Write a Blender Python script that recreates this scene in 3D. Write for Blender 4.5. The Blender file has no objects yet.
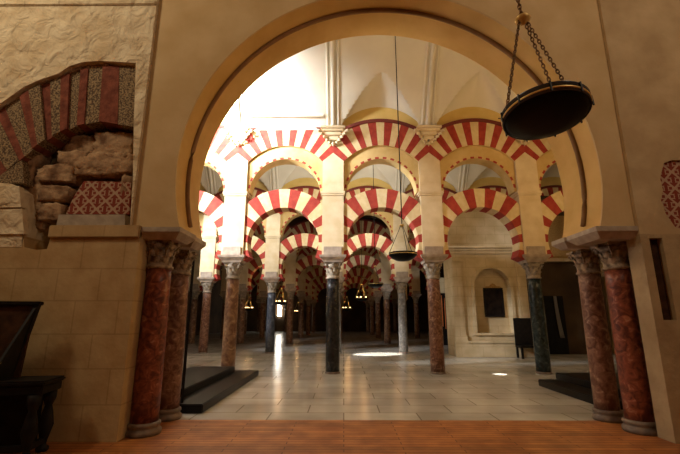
import bpy, bmesh, math, random
from mathutils import Vector, Matrix, noise
from mathutils.geometry import tessellate_polygon
random.seed(7)
PI = math.pi
sc = bpy.context.scene
COL = sc.collection

# ------------------------------------------------------------------ camera
F = 398.0; PITCH = math.atan(91/398); YAW = math.radians(0.5); EYE = 1.6
cam_d = bpy.data.cameras.new('camera'); cam = bpy.data.objects.new('camera', cam_d); COL.objects.link(cam)
cam_d.sensor_width = 36; cam_d.lens = F/680*36; cam_d.clip_end = 300; cam_d.clip_start = 0.05
cam.location = (0, 0, EYE); cam.rotation_euler = (PI/2+PITCH, 0, YAW)
sc.camera = cam
CR = cam.rotation_euler.to_matrix()
def P(px, py, D):
    """metres (X, Z) of the thing seen at that spot, at depth D in the hall"""
    d = CR @ Vector(((px-340)/F, (227-py)/F, -1)); t = D/d.y
    return (d.x*t, EYE+d.z*t)

# ------------------------------------------------------------------ world, light, exposure
w = bpy.data.worlds.new('world'); sc.world = w; w.use_nodes = True
w.node_tree.nodes['Background'].inputs[0].default_value = (0.9, 0.85, 0.75, 1)
w.node_tree.nodes['Background'].inputs[1].default_value = 0.15
sc.view_settings.view_transform = 'Standard'; sc.view_settings.look = 'None'
sc.view_settings.gamma = 1; sc.view_settings.use_curve_mapping = False
sc.view_settings.exposure = 0.0

def area(name, loc, target, size, power, color, size_y=None, spread=None):
    l = bpy.data.lights.new(name, 'AREA'); l.energy = power; l.color = color; l.size = size
    if size_y: l.shape = 'RECTANGLE'; l.size_y = size_y
    if spread: l.spread = math.radians(spread)
    o = bpy.data.objects.new(name, l); COL.objects.link(o); o.location = loc
    o.rotation_euler = (Vector(target)-Vector(loc)).to_track_quat('-Z', 'Y').to_euler()
    return o
def spot(name, loc, target, deg, power, color, blend=0.15, radius=0.02):
    l = bpy.data.lights.new(name, 'SPOT'); l.energy = power; l.color = color
    l.spot_size = math.radians(deg); l.spot_blend = blend; l.shadow_soft_size = radius
    o = bpy.data.objects.new(name, l); COL.objects.link(o); o.location = loc
    o.rotation_euler = (Vector(target)-Vector(loc)).to_track_quat('-Z', 'Y').to_euler()
    return o
def point(name, loc, power, color, radius=0.1):
    l = bpy.data.lights.new(name, 'POINT'); l.energy = power; l.color = color; l.shadow_soft_size = radius
    o = bpy.data.objects.new(name, l); COL.objects.link(o); o.location = loc; return o
WARM = (1.0, 0.64, 0.26); WARM2 = (1.0, 0.80, 0.50); DAY = (0.93, 0.96, 1.0)
# camera's own nave: dim daylight from a high window on the left
area('nave_daylight', (-7.2, 1.5, 9.2), (-3.4, 5.7, 6.4), 1.2, 185, (1.0, 0.84, 0.58))
area('nave_fill', (5.5, -1.0, 8.5), (3.0, 5.7, 6.4), 1.6, 130, (1.0, 0.82, 0.60))
# first nave beyond the archway: strong daylight window high at its left end, tungsten at its right
area('left_window_light', (-4.8, 9.4, 8.3), (-3.4, 12.3, 8.6), 1.0, 460, DAY, spread=95)
spot('left_window_beam', (-8.4, 8.6, 6.6), (-3.3, 12.6, 5.6), 44, 8500, DAY, 0.3, 0.35)
area('left_window_spill', (-8.4, 9.9, 5.6), (-1.0, 11.0, 0.6), 1.6, 170, DAY)
area('right_tungsten', (7.6, 8.6, 5.0), (2.6, 12.3, 6.4), 1.2, 60, WARM)
area('arch_tungsten', (5.9, 9.6, 3.6), (0.8, 6.6, 6.6), 0.8, 70, (1.0, 0.60, 0.20))
area('vault_light', (1.0, 7.9, 5.6), (1.2, 11.0, 9.2), 1.0, 20, (1.0, 0.88, 0.66))
# second nave
area('second_nave_light', (-2.0, 16.0, 8.4), (-1.0, 16.2, 0.0), 3.0, 80, (1.0, 0.92, 0.78))
spot('second_window_beam', (-8.8, 15.0, 6.8), (-5.0, 19.4, 4.6), 50, 2600, DAY, 0.4, 0.35)
area('second_vault_light', (0.0, 15.0, 5.4), (-0.5, 16.4, 9.5), 2.0, 190, (1.0, 0.95, 0.84))
area('chapel_light', (6.5, 13.8, 6.2), (6.5, 17.6, 4.6), 1.4, 22, WARM)
# sunbeams that fall through the roof lights
spot('sunbeam', (-5.6, 15.6, 8.6), (1.5, 18.9, 0.0), 9.5, 26000, (1, 0.97, 0.9), 0.4)
spot('small_sunbeam', (3.2, 10.2, 8.6), (P(500, 374, 12.33)[0], 12.33, 0.0), 2.6, 14000, (1, 0.97, 0.9), 0.3)

# ------------------------------------------------------------------ materials
def mat(name, base, rough=0.7, base2=None, scale=4.0, detail=6, contrast=(0.35, 0.65), bump=0.0, bscale=20, metal=0.0, spec=0.4, distort=0.0):
    m = bpy.data.materials.new(name); m.use_nodes = True; nt = m.node_tree; b = nt.nodes['Principled BSDF']
    b.inputs['Roughness'].default_value = rough; b.inputs['Metallic'].default_value = metal
    b.inputs['Specular IOR Level'].default_value = spec
    b.inputs['Base Color'].default_value = (*base, 1)
    tc = nt.nodes.new('ShaderNodeTexCoord')
    if base2:
        n = nt.nodes.new('ShaderNodeTexNoise'); n.inputs['Scale'].default_value = scale; n.inputs['Detail'].default_value = detail
        n.inputs['Distortion'].default_value = distort
        r = nt.nodes.new('ShaderNodeValToRGB'); r.color_ramp.elements[0].position = contrast[0]; r.color_ramp.elements[1].position = contrast[1]
        r.color_ramp.elements[0].color = (*base, 1); r.color_ramp.elements[1].color = (*base2, 1)
        nt.links.new(tc.outputs['Object'], n.inputs['Vector']); nt.links.new(n.outputs['Fac'], r.inputs[0]); nt.links.new(r.outputs[0], b.inputs['Base Color'])
        m['ramp'] = r.name
    if bump:
        n2 = nt.nodes.new('ShaderNodeTexNoise'); n2.inputs['Scale'].default_value = bscale; n2.inputs['Detail'].default_value = 8
        bp = nt.nodes.new('ShaderNodeBump'); bp.inputs['Strength'].default_value = bump; bp.inputs['Distance'].default_value = 0.03
        nt.links.new(tc.outputs['Object'], n2.inputs['Vector']); nt.links.new(n2.outputs['Fac'], bp.inputs['Height']); nt.links.new(bp.outputs[0], b.inputs['Normal'])
    return m
def emis(name, col, s):
    m = mat(name, col, 0.5); b = m.node_tree.nodes['Principled BSDF']
    b.inputs['Emission Color'].default_value = (*col, 1); b.inputs['Emission Strength'].default_value = s
    return m
def brickify(m, bw, bh, mortar, mix=0.5, axes='XZ', size=0.012, off=(0, 0), line=(0.1, 0.07, 0.04), var=0.12, bumpd=0.0):
    """lay masonry joints over an existing noise colour"""
    nt = m.node_tree; b = nt.nodes['Principled BSDF']
    src = b.inputs['Base Color'].links[0].from_socket
    tc = nt.nodes.new('ShaderNodeTexCoord'); sp = nt.nodes.new('ShaderNodeSeparateXYZ'); cb = nt.nodes.new('ShaderNodeCombineXYZ')
    nt.links.new(tc.outputs['Object'], sp.inputs[0])
    nt.links.new(sp.outputs[axes[0]], cb.inputs[0]); nt.links.new(sp.outputs[axes[1]], cb.inputs[1])
    mp = nt.nodes.new('ShaderNodeMapping'); mp.inputs['Location'].default_value = (off[0], off[1], 0)
    nt.links.new(cb.outputs[0], mp.inputs[0])
    br = nt.nodes.new('ShaderNodeTexBrick'); br.inputs['Scale'].default_value = 1.0
    br.inputs['Brick Width'].default_value = bw; br.inputs['Row Height'].default_value = bh; br.inputs['Mortar Size'].default_value = size
    br.inputs['Mortar Smooth'].default_value = 0.4
    br.inputs['Color1'].default_value = (1, 1, 1, 1); br.inputs['Color2'].default_value = (1-var, 1-var, 1-var, 1); br.inputs['Mortar'].default_value = (*mortar, 1)
    nt.links.new(mp.outputs[0], br.inputs['Vector'])
    mx = nt.nodes.new('ShaderNodeMixRGB'); mx.blend_type = 'MULTIPLY'; mx.inputs[0].default_value = mix
    nt.links.new(src, mx.inputs[1]); nt.links.new(br.outputs['Color'], mx.inputs[2]); nt.links.new(mx.outputs[0], b.inputs['Base Color'])
    return m
M = {}
M['ashlar'] = brickify(mat('ashlar_wall', (0.44, 0.28, 0.12), 0.85, (0.54, 0.37, 0.18), 3, bump=0.25, bscale=14), 0.62, 0.46, (0.55, 0.5, 0.42), 0.45, off=(0.1, 0.0), var=0.10)
M['rough'] = mat('rough_plaster', (0.64, 0.49, 0.30), 0.9, (0.82, 0.69, 0.48), 2.6, bump=1.0, bscale=4)
M['plaster'] = mat('ochre_plaster', (0.55, 0.37, 0.17), 0.8, (0.64, 0.46, 0.24), 1.6, bump=0.15, bscale=9)
M['rightwall'] = mat('right_wall_stone', (0.34, 0.23, 0.12), 0.9, (0.46, 0.33, 0.18), 2.5, bump=0.7, bscale=10)
M['rightupper'] = mat('right_wall_plaster', (0.46, 0.32, 0.17), 0.9, (0.60, 0.44, 0.25), 1.8, bump=0.5, bscale=7)
M['archplaster'] = mat('arch_plaster', (0.60, 0.36, 0.10), 0.75, (0.68, 0.43, 0.14), 2.0, bump=0.1, bscale=12)
M['shadowline'] = mat('roll_painted_shade', (0.22, 0.11, 0.04), 0.8, (0.28, 0.15, 0.06), 3)  # dark brown carries the shade line between the two arch orders
M['impost'] = mat('impost_stone', (0.32, 0.25, 0.19), 0.7, (0.46, 0.37, 0.28), 6, bump=0.2)
M['white'] = mat('vault_white', (0.66, 0.61, 0.50), 0.8, (0.74, 0.69, 0.57), 1.0)
M['pier'] = mat('pier_stone', (0.64, 0.50, 0.29), 0.8, (0.74, 0.61, 0.40), 2.5, bump=0.1)
M['cream'] = mat('cream_voussoir', (0.64, 0.49, 0.24), 0.8, (0.74, 0.60, 0.35), 5)
M['red'] = mat('red_voussoir', (0.30, 0.028, 0.018), 0.8, (0.40, 0.05, 0.028), 6)
M['soffit'] = mat('ochre_soffit', (0.56, 0.38, 0.13), 0.8, (0.64, 0.46, 0.2), 3)
M['darkred'] = mat('dark_red_rim', (0.16, 0.03, 0.02), 0.8)
M['yellow'] = mat('yellow_lunette', (0.60, 0.42, 0.12), 0.8, (0.68, 0.5, 0.18), 2)
M['capital'] = mat('capital_marble', (0.20, 0.16, 0.11), 0.6, (0.38, 0.31, 0.23), 9, bump=0.3)
M['capital_near'] = mat('old_capital', (0.10, 0.06, 0.035), 0.65, (0.42, 0.30, 0.19), 12, bump=0.4)
M['base'] = mat('base_stone', (0.12, 0.09, 0.07), 0.5, (0.24, 0.17, 0.12), 8)
def marble(name, a, b, c, rough=0.3, scale=5):
    m = mat(name, a, rough, b, scale, 8, (0.38, 0.6), distort=1.2); r = m.node_tree.nodes[m['ramp']].color_ramp
    e = r.elements.new(0.72); e.color = (*c, 1); return m
M['sh_red'] = marble('red_marble', (0.10, 0.022, 0.012), (0.28, 0.075, 0.035), (0.42, 0.20, 0.11), 0.4, 9)
M['sh_rose'] = marble('rose_marble', (0.12, 0.045, 0.025), (0.28, 0.14, 0.085), (0.44, 0.29, 0.19), 0.45, 9)
M['sh_tan'] = marble('tan_marble', (0.13, 0.055, 0.03), (0.30, 0.17, 0.09), (0.44, 0.31, 0.2), 0.4)
M['sh_black'] = marble('black_marble', (0.010, 0.010, 0.011), (0.025, 0.024, 0.024), (0.07, 0.065, 0.06), 0.25)
M['sh_green'] = marble('green_black_marble', (0.012, 0.017, 0.017), (0.035, 0.05, 0.048), (0.10, 0.11, 0.10), 0.25)
M['sh_slate'] = marble('slate_marble', (0.03, 0.035, 0.045), (0.08, 0.085, 0.10), (0.17, 0.17, 0.18), 0.3)
M['sh_grey'] = marble('grey_marble', (0.13, 0.12, 0.11), (0.26, 0.24, 0.22), (0.40, 0.38, 0.35), 0.3)
M['marblefloor'] = brickify(mat('marble_floor', (0.50, 0.47, 0.40), 0.22, (0.68, 0.64, 0.56), 0.9, spec=0.5), 1.25, 0.62, (0.35, 0.30, 0.25), 0.85, 'XY', 0.012, var=0.22)
M['plank'] = brickify(mat('plank_floor', (0.36, 0.115, 0.03), 0.5, (0.56, 0.22, 0.06), 3, bump=0.1, spec=0.35), 1.5, 0.105, (0.25, 0.18, 0.15), 1.0, 'XY', 0.008, var=0.35)
M['blackwood'] = mat('black_wood', (0.005, 0.004, 0.004), 0.6, (0.013, 0.010, 0.008), 8, spec=0.2)
M['brownwood'] = mat('brown_wood', (0.035, 0.015, 0.007), 0.7, (0.07, 0.03, 0.013), 9, spec=0.1)
M['step'] = mat('black_step', (0.004, 0.004, 0.004), 0.35, (0.010, 0.009, 0.008), 5, spec=0.2)
M['iron'] = mat('iron', (0.02, 0.017, 0.014), 0.5, metal=0.6)
M['brownchain'] = mat('bronze_chain', (0.20, 0.11, 0.05), 0.4, metal=0.7)
M['brass'] = mat('brass', (0.85, 0.60, 0.22), 0.35, metal=0.5)
M['steel'] = mat('grey_steel', (0.10, 0.11, 0.14), 0.25, metal=0.4)
M['dish'] = mat('black_dish', (0.003, 0.004, 0.006), 0.35, spec=0.12)
M['brick'] = mat('old_brick', (0.13, 0.028, 0.014), 0.9, (0.28, 0.08, 0.045), 7, bump=0.6, bscale=30)
M['mosaic'] = mat('mosaic', (0.08, 0.045, 0.025), 0.85, (0.36, 0.25, 0.13), 40, 2, (0.40, 0.60), bump=0.6, bscale=40)
M['rubble'] = mat('rubble', (0.16, 0.08, 0.04), 0.95, (0.50, 0.32, 0.18), 5, bump=1.0, bscale=14)
M['cavity'] = mat('cavity', (0.06, 0.032, 0.018), 0.95, (0.16, 0.09, 0.05), 5, bump=1.0, bscale=8)
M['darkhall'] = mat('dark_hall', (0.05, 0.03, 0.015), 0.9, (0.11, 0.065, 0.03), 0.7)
M['painting'] = mat('dark_painting', (0.004, 0.003, 0.003), 0.8, (0.022, 0.013, 0.008), 4, spec=0.1)
M['goldframe'] = mat('gilded_wood', (0.30, 0.17, 0.05), 0.45, (0.42, 0.26, 0.09), 20, metal=0.3)
M['chapel'] = brickify(mat('chapel_stone', (0.50, 0.38, 0.21), 0.75, (0.62, 0.49, 0.30), 2), 0.9, 0.42, (0.6, 0.52, 0.42), 0.5, var=0.08)
M['cloth'] = mat('grey_cloth', (0.25, 0.24, 0.23), 0.9)
M['bulb'] = emis('lit_glass', (1.0, 0.62, 0.25), 9)
M['daylight'] = emis('daylight_pane', (1.0, 0.93, 0.8), 24)
M['redglow'] = emis('organ_pipe_painted_glow', (0.9, 0.28, 0.08), 0.10)  # warm light falling on the pipes, put into their colour as weak emission
nt = M['rough'].node_tree
for n in nt.nodes:
    if n.type == 'BUMP': n.inputs['Distance'].default_value = 0.12
    if n.type == 'TEX_NOISE' and n.inputs['Detail'].default_value == 8: n.inputs['Distortion'].default_value = 0.6
# red panel with a pale interlace
def fret():
    m = mat('fret_panel', (0.3, 0.06, 0.03), 0.9); nt = m.node_tree; b = nt.nodes['Principled BSDF']
    tc = nt.nodes.new('ShaderNodeTexCoord'); sp = nt.nodes.new('ShaderNodeSeparateXYZ'); nt.links.new(tc.outputs['Object'], sp.inputs[0])
    def mth(op, a, v=None):
        n = nt.nodes.new('ShaderNodeMath'); n.operation = op
        for i, q in enumerate([a, v]):
            if q is None: continue
            if isinstance(q, (int, float)): n.inputs[i].default_value = q
            else: nt.links.new(q, n.inputs[i])
        return n.outputs[0]
    s = 2*PI/0.26
    a = mth('SINE', mth('MULTIPLY', sp.outputs['X'], s)); c = mth('SINE', mth('MULTIPLY', sp.outputs['Z'], s))
    p = mth('ABSOLUTE', mth('MULTIPLY', a, c))
    d = mth('SINE', mth('MULTIPLY', mth('ADD', sp.outputs['X'], sp.outputs['Z']), s)); e = mth('SINE', mth('MULTIPLY', mth('SUBTRACT', sp.outputs['X'], sp.outputs['Z']), s))
    q = mth('ABSOLUTE', mth('MULTIPLY', d, e))
    k = mth('ABSOLUTE', mth('SUBTRACT', mth('ADD', p, q), 0.55))
    for g in (mth('ADD', sp.outputs['X'], sp.outputs['Z']), mth('SUBTRACT', sp.outputs['X'], sp.outputs['Z'])):
        k = mth('MINIMUM', k, mth('MULTIPLY', mth('ABSOLUTE', mth('SINE', mth('ADD', mth('MULTIPLY', g, s/2), 0.8))), 0.9))
    r = nt.nodes.new('ShaderNodeValToRGB'); r.color_ramp.elements[0].position = 0.16; r.color_ramp.elements[1].position = 0.26
    r.color_ramp.elements[0].color = (0.45, 0.30, 0.20, 1); r.color_ramp.elements[1].color = (0.22, 0.035, 0.018, 1)
    nt.links.new(k, r.inputs[0]); nt.links.new(r.outputs[0], b.inputs['Base Color'])
    return m
M['fret'] = fret()

# ------------------------------------------------------------------ mesh helpers
class MB:
    def __init__(s): s.v = []; s.f = []; s.m = []; s.smooth = []
    def add(s, vs, fs, mi=0, sm=False):
        o = len(s.v); s.v += [tuple(v) for v in vs]
        for f in fs: s.f.append([o+i for i in f]); s.m.append(mi); s.smooth.append(sm)
        return s
    def box(s, x0, x1, y0, y1, z0, z1, mi=0):
        return s.add([(x, y, z) for x in (x0, x1) for y in (y0, y1) for z in (z0, z1)],
              [(0,1,3,2),(4,6,7,5),(0,4,5,1),(2,3,7,6),(0,2,6,4),(1,5,7,3)], mi)
    def bbox(s, x0, x1, y0, y1, z0, z1, b=0.01, mi=0):
        bm = bmesh.new(); bmesh.ops.create_cube(bm, size=1)
        for v in bm.verts: v.co = Vector(((x0+x1)/2+v.co.x*(x1-x0), (y0+y1)/2+v.co.y*(y1-y0), (z0+z1)/2+v.co.z*(z1-z0)))
        bmesh.ops.bevel(bm, geom=bm.edges[:], offset=b, segments=2, affect='EDGES'); return s.addbm(bm, mi)
    def addbm(s, bm, mi=0, sm=False):
        bm.verts.index_update()
        s.add([v.co for v in bm.verts], [[v.index for v in f.verts] for f in bm.faces], mi, sm); bm.free(); return s
    def lathe(s, prof, n=24, mi=0, c=(0, 0, 0), cap=True, sm=True):
        vs = []; fs = []
        for r, z in prof:
            for i in range(n): a = 2*PI*i/n; vs.append((c[0]+r*math.cos(a), c[1]+r*math.sin(a), c[2]+z))
        for j in range(len(prof)-1):
            for i in range(n): fs.append((j*n+i, j*n+(i+1)%n, (j+1)*n+(i+1)%n, (j+1)*n+i))
        s.add(vs, fs, mi, sm)
        if cap:
            k = len(prof)-1
            s.add(vs[:n], [list(range(n))[::-1]], mi); s.add(vs[k*n:], [list(range(n))], mi)
        return s
    def tube(s, pts, r, n=6, mi=0, closed=False):
        pts = [Vector(p) for p in pts]; vs = []; fs = []; m = len(pts)
        for i, p in enumerate(pts):
            a = pts[(i-1) % m] if (closed or i > 0) else p; b = pts[(i+1) % m] if (closed or i < m-1) else p
            t = (b-a).normalized(); u = t.orthogonal().normalized() if abs(t.z) > .99 or i == 0 else t.cross(Vector((0, 0, 1))).normalized()
            if abs(t.z) <= .99: u = t.cross(Vector((0, 0, 1))).normalized()
            w_ = t.cross(u); rr = r[i] if isinstance(r, (list, tuple)) else r
            for k in range(n): q = 2*PI*k/n; vs.append(p+u*rr*math.cos(q)+w_*rr*math.sin(q))
        for i in range(m if closed else m-1):
            j = (i+1) % m
            for k in range(n): fs.append((i*n+k, i*n+(k+1) % n, j*n+(k+1) % n, j*n+k))
        if not closed: fs += [list(range(n))[::-1], [(m-1)*n+k for k in range(n)]]
        return s.add(vs, fs, mi, True)
    def slab(s, outer, y0, y1, holes=(), mi=0, side=None):
        """outline in (x,z) with thickness along y"""
        loops = [list(outer)]+[list(h) for h in holes]
        tri = tessellate_polygon([[Vector((x, z, 0)) for x, z in L] for L in loops])
        flat = [p for L in loops for p in L]; n = len(flat)
        s.add([(x, y0, z) for x, z in flat]+[(x, y1, z) for x, z in flat], [t for t in tri]+[tuple(i+n for i in t) for t in tri], mi)
        for L in loops:
            k = len(L); s.add([(x, y0, z) for x, z in L]+[(x, y1, z) for x, z in L], [(i, (i+1) % k, (i+1) % k+k, i+k) for i in range(k)], mi if side is None else side)
        return s
    def ring(s, r0, r1, a0, a1, nv, y0, y1, clip=None, sub=3, mats=(0, 1), soff=None, cz=0.0, cx=0.0, ext=None):
        """arch of nv voussoirs, angles in degrees, clipped at |x|=clip"""
        def lim(r, a):
            c = abs(math.cos(a))
            return min(r, clip/c) if clip and c > 1e-6 else r
        for i in range(nv):
            mi = mats[i % len(mats)]
            for k in range(sub):
                A = [math.radians(a0+(a1-a0)*(i+(k+q)/sub)/nv) for q in (0, 1)]
                pts = []
                for a in A:
                    for r in (r0, r1): rr = lim(r, a); pts.append((cx+rr*math.cos(a), cz+rr*math.sin(a)))
                v = [(x, y, z) for y in (y0, y1) for x, z in pts]
                s.add(v, [(0,1,3,2), (4,6,7,5)], mi)
                s.add(v, [(0,2,6,4)], mi if soff is None else soff); s.add(v, [(1,5,7,3)], mi if ext is None else ext)
                if i == 0 and k == 0: s.add(v, [(0,4,5,1)], mi)
                if i == nv-1 and k == sub-1: s.add(v, [(2,3,7,6)], mi)
        return s
    def mesh(s, name, mats):
        me = bpy.data.meshes.new(name); me.from_pydata(s.v, [], s.f)
        for m in mats: me.materials.append(M[m])
        me.polygons.foreach_set('material_index', s.m); me.polygons.foreach_set('use_smooth', s.smooth)
        bm = bmesh.new(); bm.from_mesh(me); bmesh.ops.remove_doubles(bm, verts=bm.verts, dist=1e-5); bmesh.ops.recalc_face_normals(bm, faces=bm.faces); bm.to_mesh(me); bm.free()
        me.update(); return me
    def build(s, name, mats, parent=None, loc=None):
        if isinstance(mats, str): mats = [mats]
        o = bpy.data.objects.new(name, s.mesh(name, mats)); COL.objects.link(o)
        if parent: o.parent = parent
        if loc: o.location = loc
        return o
def tag(o, label, cat, group=None):
    o['label'] = label; o['category'] = cat
    if group: o['group'] = group
    return o
def thing(name, label, cat, loc=(0, 0, 0), rz=0, group=None):
    o = bpy.data.objects.new(name, None); COL.objects.link(o); o.location = loc; o.rotation_euler = (0, 0, rz); o.empty_display_size = 0.2
    return tag(o, label, cat, group)
def struct(o): o['kind'] = 'structure'; return o
def copy_tree(o, parent=None):
    c = o.copy(); COL.objects.link(c)
    if parent: c.parent = parent
    for ch in list(o.children): copy_tree(ch, c)
    return c
def dup(o, loc, label, group=None, rz=None, mats=None):
    c = copy_tree(o); c.location = loc; c['label'] = label
    if rz is not None: c.rotation_euler = (0, 0, rz)
    if group: c['group'] = group
    elif 'group' in c: del c['group']
    return c

# ------------------------------------------------------------------ SETTING: floors
YW = 6.93
struct(MB().box(-14, 14, -5, YW, -0.2, 0).build('floor_planks', 'plank')); 
struct(MB().box(-14, 14, YW, 60, -0.2, 0).build('floor', 'marblefloor'))

# near wall ----------------------------------------------------------
WF, WB = 5.73, 6.98          # front and back of the great wall
SPF = 5.82                  # face of the recessed spandrel
XL, XR = -3.00, 4.33
XU = -3.17; YM = 6.24
ACX, ACZ, R1, R2 = 0.68, 3.84, 3.27, 3.33
ZI = 2.92                   # top of imposts
def pp(lst, D): return [P(x, y, D) for x, y in lst]
# outline of the broken-out area in the left wall
niche_px = [(-40, 128), (-14, 112), (0, 104), (10, 97), (24, 87), (42, 79), (58, 74), (70, 66), (84, 62), (100, 61), (136, 63), (134, 120), (133, 180), (130, 226),
            (112, 227), (80, 227), (53, 228), (50, 240), (47, 249), (34, 250), (24, 247), (24, 236), (22, 214), (20, 190), (12, 184), (0, 183), (-40, 184)]
niche = pp(niche_px, WF)
mb = MB(); mb.slab([(-9, 0), (XL, 0), (XL, 10.5), (-9, 10.5)], WF, WF+0.62, [niche])
mb.box(-9, XL-0.1, WF+0.62, WB, 0, 10.5)
# upper half of the wall uses the rough plaster, the lower the ashlar
for i, f in enumerate(mb.f):
    z = sum(mb.v[k][2] for k in f)/len(f)
mb = MB(); zl_ = P(60, 240, WF)[1]
mb.slab([(-9, 0), (XL, 0), (XL, P(130, 226, WF)[1])]+[n for n in niche[13:22]]+[(niche[21][0], P(0, 247, WF)[1]), (-9, P(0, 247, WF)[1])], WF, WF+0.62)
struct(mb.build('wall_left', 'ashlar'))
top = [(-9, P(0, 247, WF)[1]), (niche[21][0], P(0, 247, WF)[1])]+niche[22:26]+[niche[26], niche[0]]+niche[1:13]+[niche[13], (XU, niche[13][1]), (XU, 10.5), (-9, 10.5)]
# rough plaster above: gently uneven surface on the outline
struct(MB().slab(top, WF-0.005, WF+0.62).build('wall_left_upper', 'rough'))
struct(MB().box(-9, XU, WF+0.62, WB, 0, 10.5).build('wall_left_core', 'plaster'))
# right wall
slot = pp([(649, 238), (662, 238), (676, 320), (662, 320)], WF)
sx0, sx1, sz0, sz1 = slot[0][0], slot[1][0], slot[3][1], slot[0][1]
slotr = [(sx0, sz0), (sx1, sz0), (sx1, sz1), (sx0, sz1)]
pan = pp([(664, 163), (672, 160), (700, 160), (700, 232), (676, 228), (666, 214), (661, 200), (663, 190), (660, 178)], WF)
zs = P(640, 234, WF)[1]
mb = MB(); mb.slab([(XR, 0), (9, 0), (9, zs+0.0), (XR, zs)], WF, WF+0.30, [slotr]); struct(mb.build('wall_right', 'rightwall'))
mb = MB(); mb.slab([(XR, zs), (9, zs), (9, 10.5), (XR, 10.5)], WF, WF+0.62, [pan]); struct(mb.build('wall_right_upper', 'rightupper'))
struct(MB().box(XR+0.22, 9, WF+0.30, WB, 0, zs).build('wall_right_jamb', 'plaster'))
struct(MB().box(XR+0.002, 9, WF+0.62, WB, zs, 10.5).build('wall_right_core', 'plaster'))
# dark slot liner and its wooden strip
# spandrel with horseshoe opening
def horseshoe(R, a=16.5, n=72):
    return [(ACX+R*math.cos(math.radians(t)), ACZ+R*math.sin(math.radians(t))) for t in [180+a-(180+2*a)*i/n for i in range(n+1)]]
def arch_slab(R, y0, y1, mi=0):
    h = horseshoe(R); L = [(XU, ZI), (h[0][0], ZI)]+h[1:-1]+[(h[-1][0], ZI), (XR, ZI), (XR, 10.5), (XU, 10.5)]
    return MB().slab(L, y0, y1)
struct(arch_slab(R1, SPF, YM).build('wall_archway_front_order', 'archplaster'))
struct(arch_slab(R2, YM, WB).build('wall_archway_rear_order', 'archplaster'))
# thin skin of plaster in the colour of the wall on the spandrel face, and the roll between the orders, its shade line put into the dark brown
h = horseshoe(R1); L = [(XU+0.002, ZI), (h[0][0], ZI)]+h[1:-1]+[(h[-1][0], ZI), (XR-0.002, ZI), (XR-0.002, 10.5), (XU+0.002, 10.5)]
struct(MB().slab(L, SPF-0.03, SPF).build('trim_spandrel_plaster', 'plaster'))
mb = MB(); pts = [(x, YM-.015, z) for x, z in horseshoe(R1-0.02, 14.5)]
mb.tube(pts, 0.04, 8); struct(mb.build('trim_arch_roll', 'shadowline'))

# imposts of the archway (over each column) as parts of one archway base block each
def near_impost(name, x0, x1, y0, y1, label):
    # splayed block: wide at the top
    b = 0.10
    vs = [(x0, y0, ZI), (x1, y0, ZI), (x1, y1, ZI), (x0, y1, ZI), (x0, y0, ZI-0.07), (x1, y0, ZI-0.07), (x1, y1, ZI-0.07), (x0, y1, ZI-0.07),
          (x0+b*(.3 if x0 < 0 else 1), y0+b, ZI-0.17), (x1-b*(1 if x0 < 0 else .3), y0+b, ZI-0.17), (x1-b*(1 if x0 < 0 else .3), y1-b, ZI-0.17), (x0+b*(.3 if x0 < 0 else 1), y1-b, ZI-0.17)]
    fs = [(0,1,2,3), (0,4,5,1), (1,5,6,2), (2,6,7,3), (3,7,4,0), (4,8,9,5), (5,9,10,6), (6,10,11,7), (7,11,8,4), (8,11,10,9)]
    return tag(MB().add(vs, fs).build('impost_block', 'impost'), label, 'impost')
near_impost('impost', XU, -2.42, SPF-.08, YM+.16, 'grey stone impost slab over the front column at the left of the great archway')
near_impost('impost', XU, -2.46, YM+.20, WB+.02, 'grey stone impost slab over the rear column at the left of the great archway')
near_impost('impost', 3.72, XR+.02, SPF-.08, YM+.30, 'grey stone impost slab over the front column at the right of the great archway')
near_impost('impost', 3.70, XR+.2, YM+.34, WB+.02, 'grey stone impost slab over the rear column at the right of the great archway')

# ------------------------------------------------------------------ columns
def leaf(mb, ang, r0, z0, h, wdt, out, mi=0, n=5, m=3):
    """acanthus leaf: curved tongue that rises, then curls outward"""
    vs = []; c, s_ = math.cos(ang), math.sin(ang)
    for i in range(n+1):
        t = i/n; z = z0+h*(t if t < .85 else .85-(t-.85)*.6); r = r0+out*(t**2.6)+(0.02*h if i else 0)
        wd = wdt*(0.75+0.5*math.sin(PI*min(t*1.1, 1)))*(1 if t < .8 else 1-(t-.8)*3.2)
        for j in range(m):
            q = (j/(m-1)-.5)*wd; rr = r-abs(q)*0.25
            vs.append((c*rr-s_*q, s_*rr+c*q, z))
    th = []
    for v in vs: th.append((v[0]-c*0.018, v[1]-s_*0.018, v[2]-0.004))
    k = len(vs); fs = []
    for i in range(n):
        for j in range(m-1):
            a = i*m+j; fs.append((a, a+1, a+m+1, a+m)); fs.append((a+k, a+m+k, a+m+1+k, a+1+k))
    for i in range(n): fs.append((i*m, i*m+m, i*m+m+k, i*m+k)); fs.append((i*m+m-1, i*m+m-1+k, i*m+2*m-1+k, i*m+2*m-1))
    fs.append(tuple([n*m+j for j in range(m)]+[n*m+m-1-j+k for j in range(m)]))
    mb.add(vs+th, fs, mi, True)
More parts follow.
